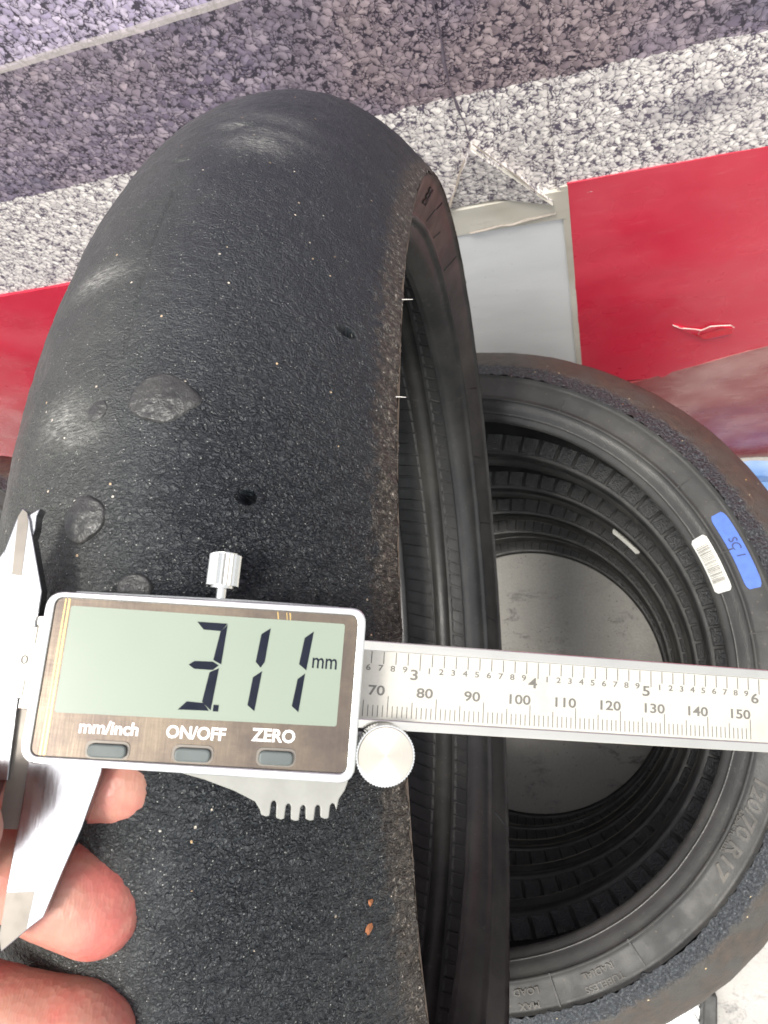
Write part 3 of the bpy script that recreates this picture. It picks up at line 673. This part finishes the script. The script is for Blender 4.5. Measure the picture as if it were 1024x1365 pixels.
def blob(x0, u0, outline, hgt, seed, lb):
    """melted rubber patch: low dome with a rolled rim, conforming to the tread"""
    nA, nR = 72, 18; V, F = [], []
    rr = np.array([0, .12, .25, .38, .5, .6, .7, .78, .84, .885, .915, .94, .96, .975, .985, .993, 1., 1.015])
    hh = np.interp(rr, [0, .3, .55, .75, .88, .95, 1.0, 1.015], [1.2, 1.12, .98, .80, .66, .52, .12, -.9])
    for k in range(nA):
        a = TH2 * k / nA; ox, ou = outline(a)
        for q, h in zip(rr, hh):
            x, u = x0 + ox * q, u0 + ou * q; n = float(pn(np.array([[x * 500 + seed, u * 500, 3.]]))[0])
            V.append(on_tread(x, u, hgt * (h + (.26 * n + .2 * float(pn(np.array([[x * 260 + seed, u * 260, 9.]]))[0])) * (q < .95))).tolist())
    for k in range(nA):
        for j in range(nR - 1):
            a, b = k * nR + j, ((k + 1) % nA) * nR + j; F.append((a, b, b + 1, a + 1))
    o = link('rubber_blob', mesh('rubber_blob', V, F), M['patch'], stt, True); o['label'] = lb; return o
def tear(a): 
    c, s = math.cos(a), math.sin(a); w = 1 - .55 * max(0, c) ** 2
    return (.0078 * c + .0004 * math.sin(3 * a), (.0063 * s * w) * (1.06 if s > 0 else .9) + .0012 * (1 - c) * .4)
blob(.0120, .0278, tear, .0010, 1, 'large teardrop shaped smooth rubber blob')
blob(-.0028, .0014, lambda a: (.0046 * math.cos(a) * (1 + .08 * math.sin(2 * a + 1)), .0053 * math.sin(a) * (1 + .07 * math.cos(3 * a))), .0011, 5, 'round lumpy rubber blob')
blob(-.0034, .0266, lambda a: (.0024 * math.cos(a), .0026 * math.sin(a) * (1 + .1 * math.sin(2 * a))), .0006, 9, 'small faint round rubber blob')
blob(.0098, -.0138, lambda a: (.0036 * math.cos(a), .0030 * math.sin(a)), .0010, 12, 'rubber blob half hidden by the caliper')
# pale spew threads on the right edge
def tube(pts, r, n=6):
    V, F = [], []; P = [Vector(p) for p in pts]
    for i, p in enumerate(P):
        t = (P[min(i + 1, len(P) - 1)] - P[max(i - 1, 0)]).normalized(); a = t.orthogonal().normalized(); b = t.cross(a)
        rad = r[i] if isinstance(r, (list, tuple)) else r
        V += [p + (a * math.cos(TH2 * k / n) + b * math.sin(TH2 * k / n)) * rad for k in range(n)]
    for i in range(len(P) - 1):
        for k in range(n): F.append((i * n + k, i * n + (k + 1) % n, (i + 1) * n + (k + 1) % n, (i + 1) * n + k))
    F += [tuple(range(n - 1, -1, -1)), tuple(range((len(P) - 1) * n, len(P) * n))]
    return [tuple(v) for v in V], F
for u, L in ((R_(18.2) * .28, .0042), (R_(9.8) * .28, .0032)):
    p = on_tread(.0562, u); link('vent_thread', mesh('vent_thread', *tube([p, p + np.array([0, .0002, L * .5]), p + np.array([0, .0005, L])], [.00022, .00017, .00010])), M['hair'], stt)
# lettering on the right sidewall near the top
def side_pt(r): return float(np.interp(r, [.2282, .2320, .2355, .2390, .2405], [.0462, .0490, .0515, .0538, .0545]))
def side_text(s, r0, th, size, mat, sx=1.):
    me = text_mesh(s, size, .0003, .0003, sx=sx); v = verts(me); a = -R_(th) + v[:, 0] / r0; r = r0 + v[:, 1]
    setverts(me, np.stack([r * np.cos(a), r * np.sin(a), np.array([side_pt(q) for q in r]) + v[:, 2] + .0006], 1)); link('lettering', me, mat, stt)
side_text('KE', .2350, 57, .0085, M['letter_dark'], 1.3)
for th, r0, r1 in ((64, .2290, .2350), (66, .236, .2400), (72, .2285, .2330), (84, .2285, .2400), (118, .233, .2400), (134, .2285, .2345), (150, .2285, .2400), (172, .2290, .2380), (196, .2290, .2340), (214, .2295, .2400)):
    pts = []; 
    for q in np.linspace(0, 1, 6):
        r = r0 + (r1 - r0) * q; a = -R_(th + 1.2 * q); pts.append((r * math.cos(a), r * math.sin(a), side_pt(r) + .0002))
    link('mould_line', mesh('mould_line', *tube(pts, .0005, 5)), M['liner'], stt)
M['orange'] = plain('orange_crumb', (.30, .11, .04), .7)
for x, u, s in ((.0486, R_(-19.6) * .28, .0013), (.0492, R_(-18.3) * .28, .0009)):
    V = [on_tread(x + s * random.uniform(.3, .75) * math.cos(a), u + s * random.uniform(.7, 1.4) * math.sin(a), .0001).tolist() for a in np.linspace(0, TH2, 9)[:-1]] + [on_tread(x + .0002, u, .0007).tolist()]
    o = link('rubber_crumb', mesh('rubber_crumb', V, [(i, (i + 1) % 8, 8) for i in range(8)]), M['orange'], stt); o['label'] = 'orange crumb stuck to the tread edge'

# ---------------------------------------------------------------- the digital caliper (local mm-scaled: x right, y down, z away from the viewer)
CM = Matrix(((.89456, -.09374, -.43701, -.10498), (-.07164, -.99519, .06682, .00656), (-.44117, -.02847, -.89697, 1.07029 + LIFT), (0, 0, 0, 1)))
cal = empty('digital_caliper', CM, 'silver digital caliper reading 3.11 mm held across the standing tyre', 'caliper')
def mm(vf): return ([(x * .001, y * .001, z * .001) for x, y, z in vf[0]], vf[1])
def cpart(name, vf, mat, parent=cal, bev=0, seg=2, smooth=False):
    v, f = mm(vf); me = mesh(name, v, f); 
    import bmesh
    bm = bmesh.new(); bm.from_mesh(me); bmesh.ops.recalc_face_normals(bm, faces=bm.faces); bm.to_mesh(me); bm.free()
    o = link(name, me, mat, parent, smooth)
    if bev: bevel(o, bev * .001, seg)
    return o
def ctext(s, x, y, z, size, mat, parent, bold=0., sx=1., name='lettering', shear=0., ext=.03, rot=0.):
    me = text_mesh(s, size * .001, bold * .001, ext * .001, sx=sx, shear=shear)
    me.transform(Matrix.Translation((x * .001, y * .001, z * .001)) @ Matrix.Rotation(R_(rot), 4, 'Z') @ Matrix.Diagonal((1, -1, -1, 1))); me.flip_normals()
    return link(name, me, mat, parent)
# beam with two polished lips, recessed scale strip
beam = cpart('beam', boxv(-26, 172, -6.75, 6.75, .12, 3.6), M['steel'])
cpart('edge_lip', boxv(-.2, 172, -8.75, -6.75, -.15, 3.6), M['lip'], beam, .25); cpart('edge_lip', boxv(-.2, 172, 6.75, 8.75, -.15, 3.6), M['lip'], beam, .25)
strip = cpart('scale_strip', boxv(-24, 166, -6.7, 6.7, -.02, .13), M['strip'], beam)
def ticks(lst, name):
    parts = [boxv(x - w / 2, x + w / 2, y0, y1, -.075, -.03) for x, y0, y1, w in lst]
    return cpart(name, join(*parts), M['scale_ink'], strip)
tk = []
for i in range(58, 151):
    y0 = 2.1 if i % 10 == 0 else 3.1 if i % 5 == 0 else 4.0
    tk.append((i, y0, 6.25, .17))
ticks(tk, 'millimetre_mark'); ticks([(0.2, 3.2, 6.25, .17)], 'zero_mark'); ticks([(.9, -6.6, -3.4, .19)], 'zero_mark')
tk = [(i * 2.54, -6.6, -3.3 if i % 10 == 0 else -4.2, .19) for i in range(24, 61)]; ticks(tk, 'inch_mark')
for i in range(7, 16): ctext(str(i * 10), i * 10 - 2.5, 1.2, -.05, 2.7, M['scale_ink'], strip, .05, 1.3, 'scale_number')
ctext('0', -.5, -.2, -.05, 2.35, M['scale_ink'], strip, .02, 1.28, 'scale_number')
for i in range(25, 61):
    if i % 10 == 0: ctext(str(i // 10), i * 2.54 - 1.1, -2.3, -.05, 2.9, M['scale_ink'], strip, .05, 1.35, 'scale_number')
    else: ctext(str(i % 10), i * 2.54 - .55, -3.3, -.05, 1.65, M['scale_ink'], strip, .02, 1.3, 'scale_number')
# fixed jaw block (left) and the moving jaw
fj = cpart('fixed_jaw', prism([(-26, -6.8), (-26, -9), (-16, -15), (-8.5, -19), (-4.2, -28.3), (-2.5, -29.7), (-2.9, -28.0), (-2.75, -25.4), (-3.5, -20), (-4.2, -6.8)], -.1, 3.4), M['jaw'], cal, .15)
cpart('fixed_lower_jaw', prism([(-26, 6.8), (-.4, 6.8), (-.2, 11), (.3, 21.5), (-1.2, 21.5), (-2.4, 30), (-4.8, 40), (-6.5, 47), (-11, 42), (-16, 28), (-26, 18)], -.1, 3.4), M['jaw'], cal, .15)
mj = cpart('moving_jaw', prism([(-7.4, -6.45), (-7.6, -13.6), (-8.0, -17.3), (-6.3, -27.0), (-5.55, -29.3), (-4.6, -28.6), (-3.75, -26.9), (-3.4, -25.6), (.75, -13.3), (.8, -9.2), (.55, -7.7), (.75, -6.45)], -.75, 2.6), M['jaw'], cal, .18)
cpart('jaw_bevel', prism([(-5.25, -16.1), (-3.45, -16.0), (-4.0, -26.5), (-4.55, -28.4), (-5.45, -29.0), (-6.1, -27.5)], -.82, -.5), M['bevelm'], mj)
lj = cpart('moving_lower_jaw', prism([(3.0, 8), (17.0, 8), (16.6, 19.4), (14.6, 29.2), (12.4, 36.7), (10.4, 44.1), (8.4, 45.8), (4.2, 49.8), (3.5, 47.5), (3.35, 40.1), (3.4, 32), (3.6, 25.1), (3.4, 19.2)], -.35, 3.0), M['jaw'], cal, .18)
cpart('jaw_bevel', prism([(3.45, 40.2), (8.2, 39.95), (7.85, 46.1), (4.25, 49.5), (3.55, 47.4)], -.42, -.1), M['bevelm'], lj)
cpart('jaw_back', boxv(-.3, 3.2, 8.8, 30, .9, 2.4), M['bevelm'], cal)
# housing, bezel, mirror plate with its dark reflection painted in
HO = [(4.9, -13.1), (63.2, -14.5), (63.2, 17.4), (4.9, 16.6)]
hs_ = cpart('housing', prism(rrect(HO, 3.2, 8), -9.3, 4.6), M['housing'], cal, .8, 3, False)
def ring_prism(outer, inner, z0, z1):
    n = len(outer); V = [(x, y, z) for z in (z0, z1) for P in (outer, inner) for x, y in P]; F = []
    for i in range(n):
        j = (i + 1) % n
        F += [(i, j, n + j, n + i), (2 * n + i, 3 * n + i, 3 * n + j, 2 * n + j), (i, 2 * n + i, 2 * n + j, j), (n + i, n + j, 3 * n + j, 3 * n + i)]
    return V, F
PL = [(6.6, -12.05), (61.5, -12.95), (61.6, 15.6), (6.6, 15.2)]
cpart('bezel', ring_prism(rrect(HO, 3.2, 8), rrect([(6.5, -12.15), (61.6, -13.05), (61.7, 15.7), (6.5, 15.3)], 1.7, 8), -10.15, -9.35), M['chrome'], hs_, .3, 2)
pl = cpart('face_plate', prism(rrect(PL, 1.6, 8), -9.75, -9.35), M['plate'], cal)
LC = [(9.25, -10.75), (59.2, -11.25), (59.15, 7.55), (9.35, 7.9)]
lc = cpart('display', prism(rrect(LC, .5, 4), -9.9, -9.7), M['lcd'], cal)
def seg(name, polys):
    return cpart(name, join(*[prism(p, -9.98, -9.905) for p in polys]), M['seg'], lc)
seg('digit', [[(31.8, -9.6), (37.3, -9.65), (36.3, -8.2), (33.1, -8.25)], [(37.35, -9.45), (37.0, -2.2), (35.5, -2.9), (36.2, -8.1)], [(31.2, -1.8), (32.2, -2.5), (35.4, -2.6), (36.6, -2.0), (35.6, -1.1), (32.3, -1.1)], [(36.7, -1.5), (36.1, 6.0), (34.4, 4.6), (35.1, -.7)], [(30.3, 6.2), (31.7, 4.7), (34.7, 4.8), (35.8, 6.1)]])
seg('decimal_point', [[(36.5, 5.0), (37.45, 5.0), (37.45, 6.15), (36.5, 6.15)]])
seg('digit', [[(45.3, -9.4), (44.85, -3.2), (44.2, -2.1), (43.2, -3.1), (43.7, -8.2)], [(44.55, -1.5), (43.9, 5.7), (42.55, 4.7), (43.0, -.3)]])
seg('digit', [[(53.4, -9.4), (52.65, -2.2), (51.2, -3.2), (51.8, -8.1)], [(52.5, -1.6), (51.9, 5.4), (50.6, 4.4), (51.2, -.5)]])
ctext('mm', 55.95, -3.95, -9.93, 4.1, M['seg'], lc, .02, .78, 'unit_text')
for s, x, y, sz, sx in (('mm/inch', 18.95, 10.15, 3.05, .97), ('ON/OFF', 34.0, 10.2, 3.0, .96), ('ZERO', 47.9, 9.9, 3.1, .98)): ctext(s, x, y, -9.78, sz, M['white_ink'], pl, .085, sx)
for x0, x1 in ((8.05, 8.25), (8.65, 8.95)): cpart('gold_line', prism([(x0, -11.95), (x1, -11.95), (x1 + .05, 15.1), (x0 - .1, 15.1)], -9.80, -9.755), M['gold'], pl)
for x0, x1 in ((46.2, 46.4), (47.9, 48.05), (48.5, 48.7)): cpart('gold_line', prism([(x0, -12.55), (x1, -12.55), (x1 + .25, -11.2), (x0 + .25, -11.2)], -9.80, -9.755), M['gold'], pl)
for x0, y0, x1, y1 in ((15.6, 12.45, 22.9, 15.0), (30.4, 12.4, 37.4, 14.95), (45.2, 12.15, 52.1, 14.8)):
    b = cpart('button', prism(rrect([(x0 + .35, y0 + .25), (x1 - .35, y0 + .25), (x1 - .35, y1), (x0 + .35, y1)], 1.1, 6), -10.7, -9.7), M['button'], cal, .35, 3)
    cpart('button_ring', ring_prism(rrect([(x0 - .1, y0 - .25), (x1 + .1, y0 - .25), (x1 + .1, y1 + .3), (x0 - .1, y1 + .3)], 1.35, 6), rrect([(x0 + .3, y0 + .2), (x1 - .3, y0 + .2), (x1 - .3, y1 + .05), (x0 + .3, y1 + .05)], 1.12, 6), -9.98, -9.76), M['bevelm'], b)
# top cover strip, skirt with scalloped thumb grip
cpart('cover_strip', prism([(9, -13.0), (58, -14.1), (58, -14.6), (40, -14.5), (9, -13.6)], -7.5, 2.5), M['housing'], hs_, .15)
sk = [(24, 16.5), (30, 17.6), (36.0, 18.9), (41.6, 20.6), (45.6, 22.3), (46.6, 23.6)]
n_sc = 5
for i in range(n_sc):
    x0 = 47.0 + i * 2.75; yb = 24.0 + .9 * math.sin(math.pi * (i + .6) / 5.2)
    sk += [(x0, yb + .25), (x0 + .9, yb + .5), (x0 + 1.55, yb + .35), (x0 + 1.65, yb - 1.9), (x0 + 1.95, yb - 2.35), (x0 + 2.35, yb - 2.3), (x0 + 2.6, yb - 1.8)]
sk += [(60.9, 23.2), (61.2, 21.2), (62.2, 19.6), (63.0, 16.8), (60, 15.5), (26, 15.5)]
cpart('thumb_grip', prism(sk, -4.6, 1.5), M['hgrip'], cal, .25)
# knurled lock screw on top
kn = [(34.8 + 3.0 * (1 + (.055 if i % 2 else -.03)) * math.cos(TH2 * i / 44), 3.0 * (1 + (.055 if i % 2 else -.03)) * math.sin(TH2 * i / 44)) for i in range(44)]
def yprism(poly, y0, y1, zc):
    v, f = prism(poly, y0, y1); return [(x, zz, zc + y) for x, y, zz in v], f
ls = cpart('lock_screw', yprism(kn, -23.3, -17.15, -2.6), M['chrome'], cal)
ci = lambda r, n=24: [(34.8 + r * math.cos(TH2 * i / n), r * math.sin(TH2 * i / n)) for i in range(n)]
cpart('screw_cap', yprism(ci(2.7), -23.6, -23.28, -2.6), M['chrome'], ls); cpart('screw_stem', yprism(ci(1.05), -17.2, -13.5, -2.6), M['chrome'], ls); cpart('screw_collar', yprism(ci(2.4), -17.2, -16.6, -2.6), M['chrome'], ls)
# turned thumb wheel by the beam's lower edge
tw = D.objects.new('thumb_wheel', None)
wc = [((5.62 + (.13 if i % 2 else -.05)) * math.cos(TH2 * i / 120), (5.62 + (.13 if i % 2 else -.05)) * math.sin(TH2 * i / 120)) for i in range(120)]
w = cpart('thumb_wheel', prism(wc, -1.6, 2.6), M['chrome'], cal); w.location = (.0693, .0128, -.0045)
face = [(5.35 * math.cos(TH2 * i / 72), 5.35 * math.sin(TH2 * i / 72)) for i in range(72)]
w2 = cpart('wheel_face', prism(face, -1.85, -1.55), M['disc'], w, .15)
cpart('wheel_axle', prism([(1.2 * math.cos(TH2 * i / 16), 1.2 * math.sin(TH2 * i / 16)) for i in range(16)], 2.55, 6), M['steel'], w)
cpart('wheel_bracket', boxv(60, 70.6, 9.2, 15, -1.3, 3.2), M['housing'], cal, .4)

# ---------------------------------------------------------------- the hand pinching the lower jaw (caliper's local mm)
hand = None
def capsule_chain(pts, n=28, sub=5):
    """closed tapered tube with round ends through (x, y, z, r) control points"""
    P = np.array(pts, float); Q = np.array(smooth_prof(P, sub)); V, F = [], []
    d0 = Q[0, :3] - Q[1, :3]; d0 /= np.linalg.norm(d0); d1 = Q[-1, :3] - Q[-2, :3]; d1 /= np.linalg.norm(d1)
    rings = [(Q[0, :3] + d0 * Q[0, 3] * math.sin(a), Q[0, 3] * math.cos(a), d0 * -1) for a in np.linspace(1.45, .25, 5)]
    for i in range(len(Q)):
        t = Q[min(i + 1, len(Q) - 1), :3] - Q[max(i - 1, 0), :3]; rings.append((Q[i, :3], Q[i, 3], t / np.linalg.norm(t)))
    rings += [(Q[-1, :3] + d1 * Q[-1, 3] * math.sin(a), Q[-1, 3] * math.cos(a), d1) for a in np.linspace(.25, 1.45, 5)]
    ref = np.array([0, 0, 1.])
    for c, r, t in rings:
        a = np.cross(t, ref); a /= np.linalg.norm(a); b = np.cross(t, a)
        V += [tuple(c + r * (a * math.cos(TH2 * k / n) + b * math.sin(TH2 * k / n))) for k in range(n)]
    m = len(rings)
    for i in range(m - 1):
        for k in range(n): F.append((i * n + k, i * n + (k + 1) % n, (i + 1) * n + (k + 1) % n, (i + 1) * n + k))
    F += [tuple(range(n - 1, -1, -1)), tuple(range((m - 1) * n, m * n))]
    return V, F
FING = [
    [(-72, 30, 26, 10.5), (-40, 17, 24, 9.6), (-14, 19, 17, 8.6), (6, 22.0, 13, 8.7), (19.0, 22.6, 11.8, 8.9)],                # index, tip behind the jaw
    [(-76, 48, 28, 11), (-42, 33, 27, 9.8), (-12, 36, 20, 8.8), (2, 41.5, 15, 9.2), (9.5, 43.4, 13.2, 10.0), (16.4, 46.4, 13.4, 9.8)],   # middle, squashed pulp against the jaw
    [(-78, 67, 28, 11), (-44, 63, 27, 9.4), (-12, 66.5, 20, 8.7), (6, 68.4, 15, 8.9), (17.6, 69.4, 13.5, 9.3)],                   # ring
    [(-76, 84, 26, 9.5), (-46, 84, 26, 8.2), (-16, 85, 20, 7.6), (0, 86, 16, 7.4), (9, 86.5, 15, 7.2)],                         # little
    [(-84, 62, 10, 14), (-58, 52, -8, 11.8), (-32, 39, -15, 10.4), (-16, 31.5, -13.5, 10.2), (-5.6, 29.0, -10.2, 9.6)],         # thumb, pad on the front of the jaw
]
hv = [capsule_chain(f) for f in FING]
hv.append(capsule_chain([(9.0, 37.5, 12.4, 5.2), (9.8, 40.0, 12.4, 7.0), (12.5, 43.5, 12.8, 8.6)]))                              # the pulp that bulges along the jaw edge
hv += [capsule_chain([(-74, 30, 27, 11.5), (-100, 42, 26, 14), (-128, 60, 24, 17), (-165, 82, 22, 21)]), capsule_chain([(-76, 48, 29, 12), (-104, 55, 27, 15), (-130, 66, 24, 18), (-168, 84, 22, 22)]),
       capsule_chain([(-78, 67, 29, 12), (-106, 69, 26, 15), (-132, 74, 24, 18), (-168, 86, 22, 22)]), capsule_chain([(-76, 84, 27, 11), (-104, 84, 25, 14), (-132, 82, 23, 18), (-168, 88, 22, 22)]),
       capsule_chain([(-84, 62, 10, 14), (-106, 66, 18, 16), (-130, 72, 23, 18)]), capsule_chain([(-160, 84, 22, 24), (-205, 106, 20, 25), (-270, 138, 18, 31), (-360, 182, 14, 38), (-470, 236, 10, 42)])]
hv_, hf_ = mm(join(*hv))
hm = mesh('hand', hv_, hf_)
hand = link('hand', hm, M['skin'], None, True); hand.matrix_world = CM
rm = hand.modifiers.new('remesh', 'REMESH'); rm.mode = 'VOXEL'; rm.voxel_size = .0011; rm.use_smooth_shade = True
sm_ = hand.modifiers.new('smooth', 'SMOOTH'); sm_.factor = .5; sm_.iterations = 5
dg = bpy.context.evaluated_depsgraph_get(); dg.update(); me = D.meshes.new_from_object(hand.evaluated_get(dg)); hand.modifiers.clear()
me.name = 'hand'; hand.data = me
v = verts(me); nr_ = np.array([p.normal[:] for p in me.vertices]); v = v + nr_ * (.00022 * fbm(v, 160, 2) + .00025 * fbm(v, 60, 2))[:, None]; setverts(me, v)
me.polygons.foreach_set('use_smooth', [True] * len(me.polygons))
if not me.materials: me.materials.append(M['skin'])
tag(hand, 'bare hand from the left with fingertips gripping the caliper lower jaw', 'hand')
def nail(c, fwd, back, w, L, r):
    """curved nail plate on the back of a fingertip"""
    fwd = Vector(fwd).normalized(); back = Vector(back); back = (back - fwd * back.dot(fwd)).normalized(); sd_ = fwd.cross(back); c = Vector(c); V, F = [], []
    for i in range(9):
        t = -1 + 2 * i / 8; LL = L * (1 - .25 * t * t)
        for j in range(7):
            s = -.5 + j / 6; a = t * 1.05
            for dz in (0, .45): V.append(tuple(c + sd_ * (w * .5 * math.sin(a) / math.sin(1.05)) + back * (r * (math.cos(a) - 1) * .8 + r - .1 + dz - 1.6 * max(0, s) ** 2 * 4 * .5) + fwd * (s * LL + L * .2)))
    for i in range(8):
        for j in range(6):
            a = (i * 7 + j) * 2; b = ((i + 1) * 7 + j) * 2
            F += [(a + 1, b + 1, b + 3, a + 3), (a, a + 2, b + 2, b)]
    vv, ff = mm((V, F)); link('fingernail', mesh('fingernail', vv, ff), M['nail'], hand, True)
nail((18.3, 22.9, 11.8), (1, .1, -.1), (.1, -.2, 1), 10.5, 11, 8.2)
nail((16.4, 46.4, 13.4), (1, .45, 0), (.45, -.75, .6), 11.5, 11.5, 9.9)
nail((17.6, 69.4, 13.5), (1, .15, -.1), (.1, -.15, 1), 11, 11, 9.4)
nail((9, 86.5, 15), (1, .05, -.05), (.05, 0, 1), 9, 9, 7.2)
nail((-5.6, 29.0, -10.2), (1, -.2, .3), (-.2, -.4, -1), 13, 13, 9.6)
